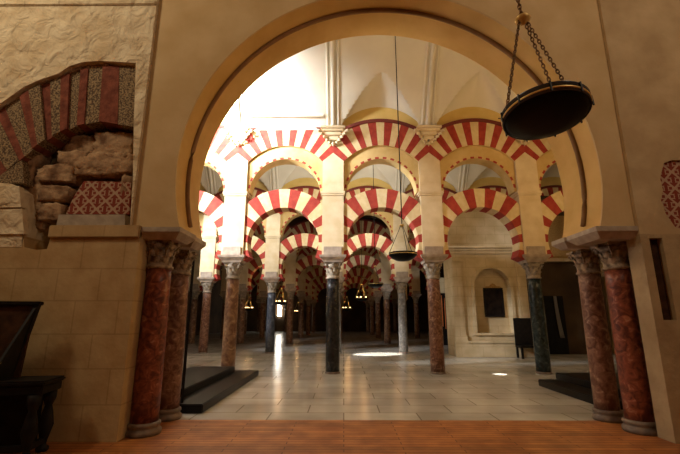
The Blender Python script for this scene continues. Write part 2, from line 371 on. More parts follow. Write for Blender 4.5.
def capital_mb(r, h, z0):
    mb = MB()
    mb.lathe([(r*1.0, 0), (r*1.14, 0.015), (r*1.14, 0.045), (r*1.0, 0.055), (r*0.98, h*.45), (r*1.12, h*.75), (r*1.42, h*.9)], 24, c=(0, 0, z0))
    for i in range(8): leaf(mb, 2*PI*i/8, r*.98, z0+0.05, h*.42, r*.66, r*.34)
    for i in range(8): leaf(mb, 2*PI*(i+.5)/8, r*.98, z0+0.06, h*.70, r*.6, r*.48)
    for i in range(4):      # corner volutes
        a = PI/4+i*PI/2; d = Vector((math.cos(a), math.sin(a), 0)); c = d*r*1.42+Vector((0, 0, z0+h*.76))
        pts = []
        for k in range(14):
            q = k/13*2.6*PI; rad = r*.26*(1-k/17); pts.append(c+d*rad*math.cos(q)+Vector((0, 0, rad*math.sin(q))))
        mb.tube(pts, r*.085, 5)
        mb.tube([d*r*1.0+Vector((0, 0, z0+h*.35)), d*r*1.15+Vector((0, 0, z0+h*.62)), d*r*1.5+Vector((0, 0, z0+h*.88))], [r*.07, r*.09, r*.12], 6)
    # abacus with concave sides
    out = []
    for i in range(4):
        a = PI/4+i*PI/2; b = a+PI/2; A = Vector((math.cos(a), math.sin(a)))*r*1.85; B = Vector((math.cos(b), math.sin(b)))*r*1.85
        for k in range(6):
            t = k/6; p = A.lerp(B, t); p *= 1-0.12*math.sin(PI*t); out.append(p)
    n = len(out); mb.add([(p.x, p.y, z0+h*.9) for p in out]+[(p.x, p.y, z0+h) for p in out], [(i, (i+1) % n, (i+1) % n+n, i+n) for i in range(n)]+[list(range(n))[::-1], list(range(n, 2*n))])
    mb.bbox(-r*.18, r*.18, -r*1.5, r*1.5, z0+h*.86, z0+h*.99, 0.006); mb.bbox(-r*1.5, r*1.5, -r*.18, r*.18, z0+h*.86, z0+h*.99, 0.006)
    return mb
def make_column(label, shaft_mat, loc, r=0.2, H=3.28, ch=0.5, bh=0.10, near=False, group=None, imp=True, name='column', cm='capital', lean=(0, 0)):
    t = thing(name, label, 'column', loc, 0, group)
    if not cm == 'capital_near': bh = .06
    kb = 1 if cm == 'capital_near' else .88
    b = MB(); b.lathe([(r*1.28*kb, 0), (r*1.32*kb, bh*.15), (r*1.32*kb, bh*.35), (r*1.16, bh*.5), (r*1.14, bh*.62), (r*1.24*kb, bh*.74), (r*1.22*kb, bh*.92), (r*1.05, bh)], 28)
    b.build('base', 'base', t)
    s = MB(); prof = [(r*(1.04-0.02*i/10+0.03*math.sin(PI*i/10)-0.08*(i/10)), bh+(H-ch-bh)*i/10) for i in range(11)]
    s.lathe(prof, 28); s.build('shaft', shaft_mat, t)
    capital_mb(r*.96, ch, H-ch).build('capital', cm, t)
    if imp:
        m = MB(); z = H
        for x, dz in ((.40, .0),):
            vs = []
            for (q, zz) in ((r*1.45, z), (r*1.55, z+.05), (.40, z+.15), (.42, z+.22)):
                vs += [(-q, -q, zz), (q, -q, zz), (q, q, zz), (-q, q, zz)]
            fs = [(0,3,2,1), (12,13,14,15)]
            for L in range(3):
                for k in range(4): fs.append((L*4+k, L*4+(k+1) % 4, L*4+4+(k+1) % 4, L*4+4+k))
            m.add(vs, fs)
        m.build('impost', 'impost', t)
    return t
# near pairs
NH = ZI-0.17
make_column('polished red marble column, front one of the pair at the left of the great archway', 'sh_red', (-2.85, 6.13, 0), 0.185, NH, 0.42, 0.17, imp=False, cm='capital_near')
make_column('mottled rose-brown marble column, rear one of the pair at the left of the great archway', 'sh_rose', (-2.89, 7.0, 0), 0.175, NH, 0.42, 0.17, imp=False, cm='capital_near')
make_column('dark red marble column, front one of the pair at the right of the great archway', 'sh_red', (4.31, 6.30, 0), 0.185, NH, 0.42, 0.17, imp=False, cm='capital_near')
make_column('dull red marble column, rear one of the pair at the right of the great archway', 'sh_rose', (4.27, 6.98, 0), 0.175, NH, 0.42, 0.17, imp=False, cm='capital_near')

# ------------------------------------------------------------------ arcades
S = 3.13; X0 = -0.33
def kx(k): return X0+S*k
ROW = [12.5+6.9*i for i in range(6)]
HP = 0.34; ZP = 3.5; LCZ = 3.92; UCZ = 5.57; VB = 7.62
# lower arch
lower = MB(); lower.ring(1.12, 1.74, -25, 205, 19, -0.27, 0.27, S/2-HP, 3, (0, 1), None)
lower_me = lower.mesh('horseshoe_arch', ['red', 'cream'])
# upper arch
up_out = MB(); up_out.ring(1.58, 2.41, 40, 140, 15, -0.30, 0.30, S/2, 3, (0, 1), 2)
up_in = MB(); up_in.ring(1.21, 1.575, 0, 180, 30, -0.22, 0.26, S/2-HP, 2, (0,), 0); up_in.ring(1.14, 1.21, 0, 180, 29, -0.22, 0.26, S/2-HP, 2, (0, 1), 0)
up_rim = MB(); up_rim.ring(2.41, 2.52, 51.5, 128.5, 40, -0.34, 0.34, S/2, 1, (0,), 0)
me_out = up_out.mesh('voussoir_ring', ['red', 'cream', 'soffit']); me_in = up_in.mesh('inner_arch', ['soffit', 'red']); me_rim = up_rim.mesh('rim_moulding', ['darkred'])
# spandrel wall above extrados
SR = 2.52
pts = [(S/2*(-1+2*i/24), UCZ+math.sqrt(SR*SR-(S/2*(-1+2*i/24))**2)) for i in range(25)]
sp = MB(); sp.slab(pts+[(S/2, 10.2), (-S/2, 10.2)], -0.25, 0.25)
me_sp = sp.mesh('wall_above_arch', ['yellow'])
# pier
pk = UCZ+S/2*math.tan(math.radians(40)); pe = UCZ+(S/2-HP)*math.tan(math.radians(40))
pm = MB(); pm.slab([(-HP, ZP), (HP, ZP), (HP, pe), (0, pk), (-HP, pe)], -0.32, 0.32)
me_pier = pm.mesh('shaft', ['pier'])
pc = MB(); pc.bbox(-HP-.035, HP+.035, -.36, .36, UCZ-.16, UCZ-.10, .008); pc.bbox(-HP-.06, HP+.06, -.38, .38, UCZ-.10, UCZ-.02, .012)
me_pc = pc.mesh('cornice_band', ['pier'])
pb = MB(); pb.bbox(-HP+.06, HP-.06, -.36, -.32, ZP+.0, ZP+.26, .01)
me_pb = pb.mesh('base_panel', ['impost'])
# leafy corbel
def corbel_mb():
    m = MB(); zt = UCZ+2.08
    for i, (hw, z0, z1, d) in enumerate(((.40, zt-.02, zt+.06, .34), (.34, zt-.10, zt-.02, .28), (.26, zt-.22, zt-.10, .21), (.18, zt-.36, zt-.22, .14), (.10, zt-.50, zt-.36, .08))):
        m.bbox(-hw, hw, -.30-d, -.30, z0, z1, .015)
    for i in range(5):
        for s_ in (-1, 1):
            x = s_*(.10+.07*i); z = zt-.46+.085*i
            m.tube([(x, -.36-.04*i, z), (x*1.25, -.42-.04*i, z+.03), (x*1.3, -.44-.04*i, z-.04)], [.05, .045, .015], 6)
    m.tube([(0, -.34, zt-.56), (0, -.42, zt-.48), (0, -.40, zt-.36)], [.01, .06, .03], 8)
    return m
me_cb = corbel_mb().mesh('vault_corbel', ['pier'])
def inst(me, parent=None, loc=None, name=None):
    o = bpy.data.objects.new(name or me.name, me); COL.objects.link(o)
    if parent: o.parent = parent
    if loc: o.location = loc
    return o
where_row = ['front arcade', 'second arcade']
bayname = {-2: 'cut by the archway at left', -1: 'between tan and black columns', 0: 'between black and rose columns',
           1: 'between rose and green-black columns', 2: 'cut by the archway at right'}
bay2 = {-2: 'left of the slate column', -1: 'right of the slate column', 0: 'left of the pale sunlit column', 1: 'left of the altar front', -3: 'at the far left', 2: 'above the altar front'}
def lower_arch(k, r, label, group=None):
    return tag(inst(lower_me, None, (kx(k)+S/2, ROW[r], LCZ)), label, 'arch', group)
def upper_arch(k, r, label, group=None):
    t = thing('striped_arch', label, 'arch', (kx(k)+S/2, ROW[r], UCZ), 0, group)
    inst(me_out, t); inst(me_in, t); inst(me_rim, t)
    return t
def pier(k, r, label, group=None, full=True):
    t = thing('pier', label, 'pier', (kx(k), ROW[r], 0), 0, group)
    inst(me_pier, t, name='pier_shaft'); inst(me_pc, t); inst(me_pb, t)
    return t
ug = 'striped upper arches of the arcades'; lg = 'striped lower horseshoe arches of the arcades'
for k in range(-2, 3):
    lower_arch(k, 0, 'lower tier striped horseshoe arch, front arcade, '+bayname[k], lg)
    upper_arch(k, 0, 'upper tier striped round arch, front arcade, '+bayname[k], ug)
    o = inst(me_sp, None, (kx(k)+S/2, ROW[0], 0)); struct(o); o.name = 'wall_front_arcade'
    if k == -1: o.data = o.data.copy(); o.data.materials[0] = M['white']
for k in (-2, -1, 0, 1):
    lower_arch(k, 1, 'lower tier striped horseshoe arch, second arcade, '+bay2[k], lg)
for k in range(-3, 4):
    upper_arch(k, 1, 'upper tier striped round arch, second arcade, '+bay2.get(k, 'at the far right'), ug)
    o = inst(me_sp, None, (kx(k)+S/2, ROW[1], 0)); struct(o); o.name = 'wall_second_arcade'
cols = {-2: ('sh_tan', 'tan marble column', 'hidden behind the left jamb of the archway'), -1: ('sh_tan', 'tan brown marble column', 'leftmost in view'),
        0: ('sh_black', 'black marble column', 'with pale capital, near the middle of the view'), 1: ('sh_rose', 'mottled rose marble column', 'right of the black one'),
        2: ('sh_green', 'green-black marble column', 'before the altar front'), 3: ('sh_tan', 'tan marble column', 'hidden behind the right jamb of the archway')}
cg = 'columns of the arcades'
for k, (m_, lb, pl) in cols.items():
    make_column(lb+' of the front arcade, '+pl, m_, (kx(k), ROW[0], 0), group=cg)
    on = {-2: 'hidden tan column at the left', 3: 'hidden tan column at the right'}.get(k, lb)
    pier(k, 0, 'plastered square pier on the '+on+', front arcade', 'piers of the arcades')
    tag(inst(me_cb, None, (kx(k), ROW[0], 0)), 'carved leafy vault corbel high above the '+on, 'corbel', 'vault corbels of the front arcade')
cols2 = {-3: ('sh_grey', 'grey column at the left end of the second arcade'), -2: ('sh_rose', 'rose column of the second arcade just right of the left jamb'), -1: ('sh_slate', 'slate blue column of the second arcade, left of the black front column'),
         0: ('sh_grey', 'grey column of the second arcade right behind the black column'), 1: ('sh_grey', 'pale grey column of the second arcade in the patch of sunlight')}
pn = {-3: 'at its left end', -2: 'left of the tan front column', -1: 'on the slate blue column', 0: 'right behind the black column', 1: 'on the pale sunlit column', 2: 'above the altar front', 3: 'right of the altar front', 4: 'at its right end'}
for k, (m_, lb) in cols2.items():
    make_column(lb, m_, (kx(k), ROW[1], 0), group=cg)
for k in range(-3, 5):
    pier(k, 1, 'plastered square pier of the second arcade, '+pn[k], 'piers of the arcades')
struct(MB().bbox(kx(-1)+.35, kx(0)-.3, ROW[0]-.62, ROW[0]-.25, VB+.42, VB+.52, .02).build('trim_4', 'white'))
# far rows: dim and alike
src = None
fg = 'shadowed columns deep in the hall'
def far_pier_col(k, r):
    global src
    lb = 'shadowed column in the dark rows behind the second arcade'
    if src is None:
        src = make_column(lb, 'sh_tan', (kx(k), ROW[r], 0), group=fg)
    else:
        c = dup(src, (kx(k), ROW[r], 0), lb, fg)
    pier(k, r, 'shadowed plastered pier in the dark rows behind the second arcade', 'shadowed piers deep in the hall')
for r in range(2, 6):
    for k in range(-3, 3):
        if not (k == -2 and r == 4): far_pier_col(k, r)
        if k < 2:
            lower_arch(k, r, 'dim striped horseshoe arch in the dark rows behind the second arcade', 'shadowed lower arches deep in the hall')
            upper_arch(k, r, 'dim striped round arch in the dark rows behind the second arcade', 'shadowed upper arches deep in the hall')
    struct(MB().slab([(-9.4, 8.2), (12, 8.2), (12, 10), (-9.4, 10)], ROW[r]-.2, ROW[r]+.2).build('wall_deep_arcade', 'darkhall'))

# ------------------------------------------------------------------ vaults
def vault(ya, yb, name, rise=1.9, curv=0.25):
    nx = 330; ny = 72; x0, x1 = kx(-3), kx(4); vs = []; fs = []
    for i in range(nx+1):
        x = x0+(x1-x0)*i/nx; xb = ((x-kx(0)) % S)-S/2; q = min(abs(xb)/1.40, 1)
        plain = kx(-1) <= x <= kx(0)
        zl = 8.56-1.71+math.sqrt(max(1.71**2-min(abs(xb), 1.45)**2, 0))-(max(0, abs(xb)-1.45))*1.5
        ug = 0 if plain and ya < 10 else 1.0*(1-q**1.25)
        for j in range(ny+1):
            y = ya+(yb-ya)*j/ny; u = min(y-ya, yb-y)
            z = VB+rise*u-curv*u*u
            if u < ug:
                zg = VB+rise*ug-curv*ug*ug; t = u/ug; z = max(zl*(1-t)+zg*t+.12*math.sin(PI*t)*(1-q), z)
            elif u < 0.001 and not (plain and ya < 10): z = max(z, zl)
            vs.append((x, y, z))
    for i in range(nx):
        for j in range(ny): a = i*(ny+1)+j; fs.append((a, a+1, a+ny+2, a+ny+1))
    m = MB(); m.add(vs, fs, 0, True); o = m.build(name, 'white'); struct(o)
    md = o.modifiers.new('edges', 'EDGE_SPLIT'); md.split_angle = math.radians(22)
    # transverse ribs: three rolls side by side
    for k in range(-2, 4):
        r_ = MB()
        for dx, rr, dz in ((-.17, .05, .02), (0, .075, -.03), (.17, .05, .02)):
            p = []
            for j in range(31):
                y = ya+(yb-ya)*j/30; u = min(y-ya, yb-y); p.append((kx(k)+dx, y, VB+rise*u-curv*u*u-.02+dz))
            r_.tube(p, rr, 8)
        for sx in (-.28, .28):
            p = []
            for j in range(31):
                y = ya+(yb-ya)*j/30; u = min(y-ya, yb-y); p.append((kx(k)+sx, y, VB+.04+rise*u-curv*u*u))
            r_.tube(p, .025, 6)
        o = r_.build('ceiling_rib', 'white'); struct(o)
vault(WB, ROW[0]-.25, 'ceiling_vault', 1.9, 0.25)
vault(ROW[0]+.25, ROW[1]-.25, 'ceiling_second_vault', 1.7, 0.24)
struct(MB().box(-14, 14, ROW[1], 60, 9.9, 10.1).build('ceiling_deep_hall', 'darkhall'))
struct(MB().box(-9, 9, -5, WF, 10.4, 10.6).build('ceiling', 'plaster'))
struct(MB().box(-9.2, -9.0, -5, WF+1, 0, 10.5).build('wall_side_left', 'plaster'))
struct(MB().box(9.0, 9.2, -5, WF+1, 0, 10.5).build('wall_side_right', 'plaster'))
struct(MB().box(-9.2, 9.2, -5.2, -5, 0, 10.5).build('wall_behind', 'plaster'))
struct(MB().box(-10.6, -10.1, WB, ROW[1]+.3, 0, 12).build('wall_nave_left', 'pier'))
struct(MB().box(12.55, 12.9, WB, ROW[1]+.3, 0, 12).build('wall_nave_right', 'pier'))
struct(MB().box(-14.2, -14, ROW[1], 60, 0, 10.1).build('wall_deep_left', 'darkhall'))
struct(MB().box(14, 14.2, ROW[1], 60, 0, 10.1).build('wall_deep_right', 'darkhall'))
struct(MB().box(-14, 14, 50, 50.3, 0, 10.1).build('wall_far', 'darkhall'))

# bright doorway far down the hall
xc, zc = P(280, 298, 49.9); x1_, z1_ = P(281.5, 286, 49.9)
struct(MB().box(xc-.22, xc+.22, 49.86, 49.97, 1.85, 3.4).build('window_1', 'daylight'))
xc2, _ = P(338, 300, 49.9)

# ------------------------------------------------------------------ chapel front at the right
CY = 17.6; CX0, CX1 = 4.78, 8.0; CZ = P(480, 251, CY)[1]
ncx = P(493, 300, CY)[0]; nw = 0.78; nz0 = P(493, 333, CY)[1]; nzs = P(493, 286, CY)[1]
niche2 = [(ncx-nw, nz0), (ncx+nw, nz0)]+[(ncx+nw*math.cos(PI*i/20), nzs+nw*math.sin(PI*i/20)) for i in range(21)]
ch = thing('altar_front', 'carved ochre stone altar front with pilasters and an arched niche, right of the rose column', 'altar', (0, CY, 0))
m = MB(); m.slab([(CX0, 0), (CX1, 0), (CX1, CZ), (CX0, CZ)], 0, .35, [niche2]); m.box(CX0, CX1, .35, 1.4, 0, CZ); m.build('body', 'chapel', ch)
m = MB(); m.bbox(CX0-.10, CX1+.10, -.14, 1.4, CZ, CZ+.10, .02); m.bbox(CX0-.18, CX1+.18, -.22, 1.4, CZ+.10, CZ+.20, .02); m.bbox(CX0-.05, CX1+.05, -.07, 1.4, CZ-.14, CZ, .02); m.build('cornice', 'chapel', ch)
for px in (CX0+.22, CX1-.22):
    m = MB(); m.bbox(px-.2, px+.2, -.10, 0, .85, CZ-.16, .015); m.bbox(px-.25, px+.25, -.15, 0, .55, .87, .02); m.bbox(px-.24, px+.24, -.14, 0, CZ-.5, CZ-.34, .02)
    m.bbox(px-.12, px+.12, -.12, -.09, 1.1, CZ-.7, .01); m.build('pilaster', 'chapel', ch)
m = MB(); m.bbox(CX0-.06, CX1+.06, -.16, 0, 0, .55, .02); m.bbox(CX0+.42, CX1-.42, -.20, 0, .55, .66, .02); m.build('plinth', 'chapel', ch)
m = MB(); m.ring(nw, nw+.14, 0, 180, 20, -.07, 0, None, 1, (0,), 0, nzs, ncx); m.bbox(ncx-nw-.14, ncx-nw, -.07, 0, nz0, nzs, .01); m.bbox(ncx+nw, ncx+nw+.14, -.07, 0, nz0, nzs, .01)
m.bbox(ncx-nw-.2, ncx+nw+.2, -.1, 0, nz0-.1, nz0, .015); m.build('niche_surround', 'chapel', ch)
struct(MB().box(CX0+.25, 8.0, CY+1.0, CY+1.38, CZ+.2, 7.0).build('wall_over_altar', 'chapel'))
# painting in the niche
px0, pz1 = P(483, 288, CY+.3); px1, pz0 = P(505, 317, CY+.3)
pt = thing('framed_painting', 'dark framed painting with a curved crest hanging in the altar niche', 'painting', ((px0+px1)/2, CY+.33, pz0))
hw = (px1-px0)/2; hh = pz1-pz0
m = MB(); m.box(-hw+.05, hw-.05, -.05, 0, .05, hh-.05); m.build('canvas', 'painting', pt)
m = MB(); m.bbox(-hw, hw, -.08, 0, 0, .07, .01); m.bbox(-hw, hw, -.08, 0, hh-.07, hh, .01); m.bbox(-hw, -hw+.07, -.08, 0, .07, hh-.07, .01); m.bbox(hw-.07, hw, -.08, 0, .07, hh-.07, .01)
m.build('frame', 'blackwood', pt)
m = MB(); m.slab([(-hw*.9, hh), (hw*.9, hh), (hw*.7, hh+.07), (hw*.35, hh+.08), (hw*.2, hh+.16), (0, hh+.20), (-hw*.2, hh+.16), (-hw*.35, hh+.08), (-hw*.7, hh+.07)], -.07, 0); m.build('crest', 'goldframe', pt)
# wall above altar front, set back to the arcade plane; closed wall behind lower arches right of k=2
struct(MB().box(kx(2)-.3, 14, ROW[1]+.34, ROW[1]+.6, 0, 8).build('wall_chapel', 'chapel'))
# recess wall right of the altar front with carved gilded upper band and dark doorway
zc1 = P(556, 262, 18.9)[1]; zc2 = P(556, 232, 18.9)[1]
struct(MB().box(8.35, 12.2, 18.7, 18.98, zc1, zc1+.16).build('trim_1', 'chapel'))
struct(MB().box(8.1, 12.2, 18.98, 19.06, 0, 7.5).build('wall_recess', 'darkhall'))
m = MB(); m.box(8.35, 12, 18.85, 18.98, zc1+.16, zc2+.8)
gp = tag(m.build('carved_panel', 'goldframe'), 'carved gilded wall panel right of the stone altar front', 'panel')
struct(MB().box(P(544, 300, 18.9)[0], P(563, 300, 18.9)[0], 18.9, 18.98, 0, P(556, 296, 18.9)[1]).build('doorway_shade', 'step'))  # flat black slab painted for the darkness inside the open doorway
# curtains hanging in the dark doorway
cxa = P(556, 300, 18.8)[0]; czt = P(556, 296, 18.8)[1]; czb = P(560, 338, 18.8)[1]
m = MB(); vs = []; n = 24
for i in range(n+1):
    for j in range(9):
        t = j/8; vs.append((cxa-.08+.2*i/n*(0.6+.4*t)+.1*t*t, 18.84+.03*math.sin(i*1.4), czt+(czb-czt)*t))
m.add(vs, [(i*9+j, i*9+j+1, i*9+j+10, i*9+j+9) for i in range(n) for j in range(8)], 0, True)
o = m.build('hanging_cloth', 'cloth'); o.modifiers.new('th', 'SOLIDIFY').thickness = .01
tag(o, 'pale grey cloth hanging in the dark doorway right of the altar front', 'cloth')
# dark chair/screen beside the green-black column
bx0 = P(524, 345, 16.9)[0]; bx1 = P(533, 345, 16.9)[0]
t = thing('confessional_bench', 'tall dark wooden seat half hidden behind the green-black column', 'seat', (bx1, 16.9, 0))
zt = P(528, 318, 16.9)[1]
m = MB(); m.bbox(-.55, .55, .35, .42, .4, zt, .02); m.build('backrest', 'blackwood', t)
m = MB(); m.bbox(-.55, .55, -.15, .42, .42, .50, .02); m.build('seat', 'blackwood', t)
for sx in (-.5, .5):
    for sy in (-.1, .36): MB().bbox(sx-.04, sx+.04, sy-.04, sy+.04, 0, .42, .008).build('leg', 'blackwood', t)

# screen seen between rose column and altar front
SY = 25.2
x0, zt = P(436, 281, SY); x1, zb = P(458, 293, SY)
sc_ = thing('choir_screen', 'tall stone doorway lintel and dark screen seen between rose column and altar front', 'screen', (x0, SY, 0))
W_ = x1-x0+1.5
m = MB(); m.bbox(-.2, W_, -.1, .4, zb, zt, .03); m.bbox(-.3, W_, -.2, .4, zt, zt+.2, .03); m.build('lintel', 'chapel', sc_)
m = MB(); m.box(-.2, W_, .2, .4, 0, zb); m.build('backing', 'step', sc_)
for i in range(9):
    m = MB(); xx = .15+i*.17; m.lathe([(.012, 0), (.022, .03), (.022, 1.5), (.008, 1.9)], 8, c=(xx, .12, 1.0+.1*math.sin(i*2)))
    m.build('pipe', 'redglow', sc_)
m = MB(); m.bbox(.0, W_, -.15, .19, 0, .95, .02); m.build('counter', 'blackwood', sc_)

# ------------------------------------------------------------------ dark step platforms
t = thing('step_platform', 'black two-tier step platform behind the left column pair', 'platform', (-2.98, 9.55, 0))
MB().bbox(-1.2, .55, -2.2, 2.45, 0, .15, .015).build('lower_step', 'step', t)
MB().bbox(-1.2, -.02, -1.6, 2.0, .15, .30, .015).build('upper_step', 'step', t)
t = thing('step_platform', 'black two-tier step platform behind the right column pair', 'platform', (5.6, 9.0, 0))
MB().bbox(-.88, 1.2, -1.3, 1.3, 0, .15, .015).build('lower_step', 'step', t)
MB().bbox(-.42, 1.2, -1.25, 1.35, .15, .30, .015).build('upper_step', 'step', t)
# folded iron gate leaf behind the left pair
t = thing('iron_gate', 'black iron gate leaf folded back behind the rear left column', 'gate', (-2.83, 7.45, 0), math.radians(21.5))
m = MB()
for i in range(9): m.tube([(0, .06+.11*i, .18), (0, .06+.11*i, 2.7)], .012, 6)
m.build('bars', 'iron', t)
m = MB(); m.bbox(-.02, .02, 0, 1.0, .16, .20, .004); m.bbox(-.02, .02, 0, 1.0, 1.3, 1.35, .004); m.bbox(-.02, .02, 0, 1.0, 2.66, 2.72, .004); m.bbox(-.02, .02, 0, .04, 0.0, 2.72, .004); m.bbox(-.02, .02, .96, 1.0, 0.155, 2.72, .004); m.build('frame', 'iron', t)
m = MB()
for i in range(8):
    z = .7+.24*i; m.tube([(.0, .98+.07*math.sin(q/10*2*PI), z+.09*math.cos(q/10*2*PI)) for q in range(10)], .014, 5, closed=True)
m.build('scrolls', 'iron', t)

# ------------------------------------------------------------------ the broken-out niche in the left wall
ND = WF+0.07
outer_px = [(-60, 150), (-20, 124), (8, 105), (32, 89), (56, 79), (78, 70), (102, 66), (136, 66)]
inner_px = [(-14, 186), (10, 168), (26, 155), (40, 144), (56, 134), (74, 126), (98, 121), (137, 127)]
def lerp_curve(pts, t):
    x = t*(len(pts)-1); i = min(int(x), len(pts)-2); q = x-i
    return (pts[i][0]*(1-q)+pts[i+1][0]*q, pts[i][1]*(1-q)+pts[i+1][1]*q)
o_ = pp(outer_px, ND); i_ = pp(inner_px, ND)
rt = thing('ruined_arch', 'broken old arch of red brick and mosaic voussoirs embedded in the left wall', 'arch', (0, ND, 0))
m = MB(); nv = 15; cuts = [0]
for i in range(nv): cuts.append(cuts[-1]+(0.75 if i % 2 else 1.15)*(1+.28*random.uniform(-1, 1)))
T = cuts[-1]; jit = random.Random(3)
for i in range(nv):
    mi = 0 if i % 2 else 1; sub = 3; fr = jit.uniform(-.03, .025)
    for s_ in range(sub):
        ta = (cuts[i]+(cuts[i+1]-cuts[i])*s_/sub)/T; tb = (cuts[i]+(cuts[i+1]-cuts[i])*(s_+1)/sub)/T
        q = [lerp_curve(i_, ta), lerp_curve(o_, ta), lerp_curve(o_, tb), lerp_curve(i_, tb)]
        v = [(x, fr, z) for x, z in q]+[(x, .33, z) for x, z in q]
        f = [(0,1,2,3), (0,3,7,4), (1,5,6,2)]
        if s_ == 0: f.append((0,4,5,1))
        if s_ == sub-1: f.append((3,2,6,7))
        m.add(v, f, mi)
m.build('voussoirs', ['brick', 'mosaic'], rt)
# brick edging along the outer curve
m = MB(); o2 = pp([(x, y-4) for x, y in outer_px], ND)
for i in range(46):
    a, b = i/46, (i+.86)/46; q = [lerp_curve(o_, a), lerp_curve(o2, a), lerp_curve(o2, b), lerp_curve(o_, b)]; f_ = jit.uniform(-.03, .03)
    v = [(x, f_, z) for x, z in q]+[(x, .25, z) for x, z in q]; m.add(v, [(0,1,2,3), (0,3,7,4), (1,5,6,2), (0,4,5,1), (3,2,6,7), (4,7,6,5)], 0)
m.build('edging', 'rubble', rt)
# mosaic field at the left end
q = pp([(-40, 176), (4, 172), (12, 166), (22, 160), (24, 183), (-40, 184)], ND)
MB().slab(q, .0, .3).build('mosaic_field', 'mosaic', rt)
def rubble_block(mb, px, py, wpx, hpx, D, depth, seed):
    x0, z1 = P(px-wpx/2, py-hpx/2, D); x1, z0 = P(px+wpx/2, py+hpx/2, D)
    bm = bmesh.new(); bmesh.ops.create_cube(bm, size=1); bmesh.ops.subdivide_edges(bm, edges=bm.edges[:], cuts=9, use_grid_fill=True)
    for v in bm.verts:
        c = v.co.copy(); n_ = c.normalized()*0.62; c = c.lerp(n_, 0.25)
        d = noise.noise(Vector((c.x*3+seed*7, c.y*3, c.z*3)))*.16+noise.noise(Vector((c.x*8, c.y*8+seed, c.z*8)))*.12+noise.noise(Vector((c.x*18, c.y*18, c.z*18+seed)))*.07
        c *= 1+d; v.co = Vector(((x0+x1)/2+c.x*(x1-x0)*1.08, D+c.y*depth, (z0+z1)/2+c.z*(z1-z0)*1.08))
    mb.addbm(bm, 0, True)
rb = [(92, 150, 34, 20), (118, 148, 34, 22), (126, 166, 20, 18), (104, 167, 38, 20), (78, 163, 24, 16), (62, 176, 30, 16), (44, 190, 26, 18), (60, 196, 24, 14), (40, 206, 22, 18), (56, 214, 18, 16), (38, 224, 20, 14), (132, 190, 10, 22), (30, 175, 14, 20), (36, 160, 14, 18)]
for i, (a, b, c, d) in enumerate(rb):
    m = MB(); rubble_block(m, a, b, c, d, WF+.36 if i not in (0, 6, 8, 10) else WF+.42, .3, i+1)
    word = ['upper', 'lower', 'middle'][i % 3]
    pos = {0: 'under the crown of the ruined arch', 1: 'top right under the ruined arch', 2: 'at the right edge above the patterned panel', 3: 'just above the patterned panel', 4: 'above the top left corner of the patterned panel',
           5: 'left of the patterned panel, at its top', 6: 'in the left flank of the niche beside the pale blocks', 7: 'left of the patterned panel, at mid height', 8: 'low in the left flank of the niche', 9: 'left of the patterned panel, at its foot',
           10: 'lowest of the niche, above the dark hole', 11: 'thin one at the right end of the patterned panel', 12: 'at the left edge below the mosaic voussoirs', 13: 'under the left springing of the ruined arch'}[i]
    tag(m.build('rubble_stone', 'rubble'), 'rough brown rubble stone '+pos, 'stone', 'rubble stones in the wall niche')
q = pp([(84, 181), (131, 182), (129, 214), (66, 214), (74, 196)], WF+.2)
tag(MB().slab(q, WF+.2, WF+.5).build('fret_panel', 'fret'), 'red stone panel with pale interlaced squares in the wall niche', 'panel')
q = pp([(60, 215), (126, 215), (126, 227), (57, 229)], WF+.15)
tag(MB().slab(q, WF+.12, WF+.5).build('stone_ledge', 'impost'), 'pale stone ledge under the patterned red panel in the niche', 'ledge')
# pale dressed stones at lower left of the niche
def wall_block(px, D, y1, label):
    q = pp(px, D); return tag(MB().slab(q, D, y1).build('dressed_stone', 'rough'), label, 'stone')
wall_block([(-30, 186), (19, 186), (21, 207), (-30, 208)], WF-.05, WF+.05, 'pale projecting stone block at left edge, below the mosaic field')
wall_block([(-30, 210), (22, 209), (24, 234), (-30, 234)], WF-.035, WF+.05, 'pale projecting stone block at left edge, lower of the two')
# coping course on the ashlar and under the niche
q = [P(50, 227, WF), P(127, 226, WF)]
struct(MB().bbox(q[0][0]+.02, XL, WF-.05, WF+.06, P(90, 238, WF)[1], q[1][1]+.005, .012).build('trim_2', 'ashlar'))
struct(MB().bbox(-9, XU-.01, WF-.035, WF+.01, P(60, 6, WF)[1], P(60, 2, WF)[1], .012).build('trim_3', 'rough'))
# right wall carved panel and timber slot
tag(MB().slab(pan, WF+.04, WF+.4).build('carved_wall_panel', 'fret'), 'red and white carved stucco patch in the right wall at the picture edge', 'panel')
m = MB(); m.box(sx0, sx1, WF+.10, WF+.3, sz0, sz1)
tag(m.build('timber_board', 'brownwood'), 'dark narrow timber board set in a slot in the right wall', 'board')

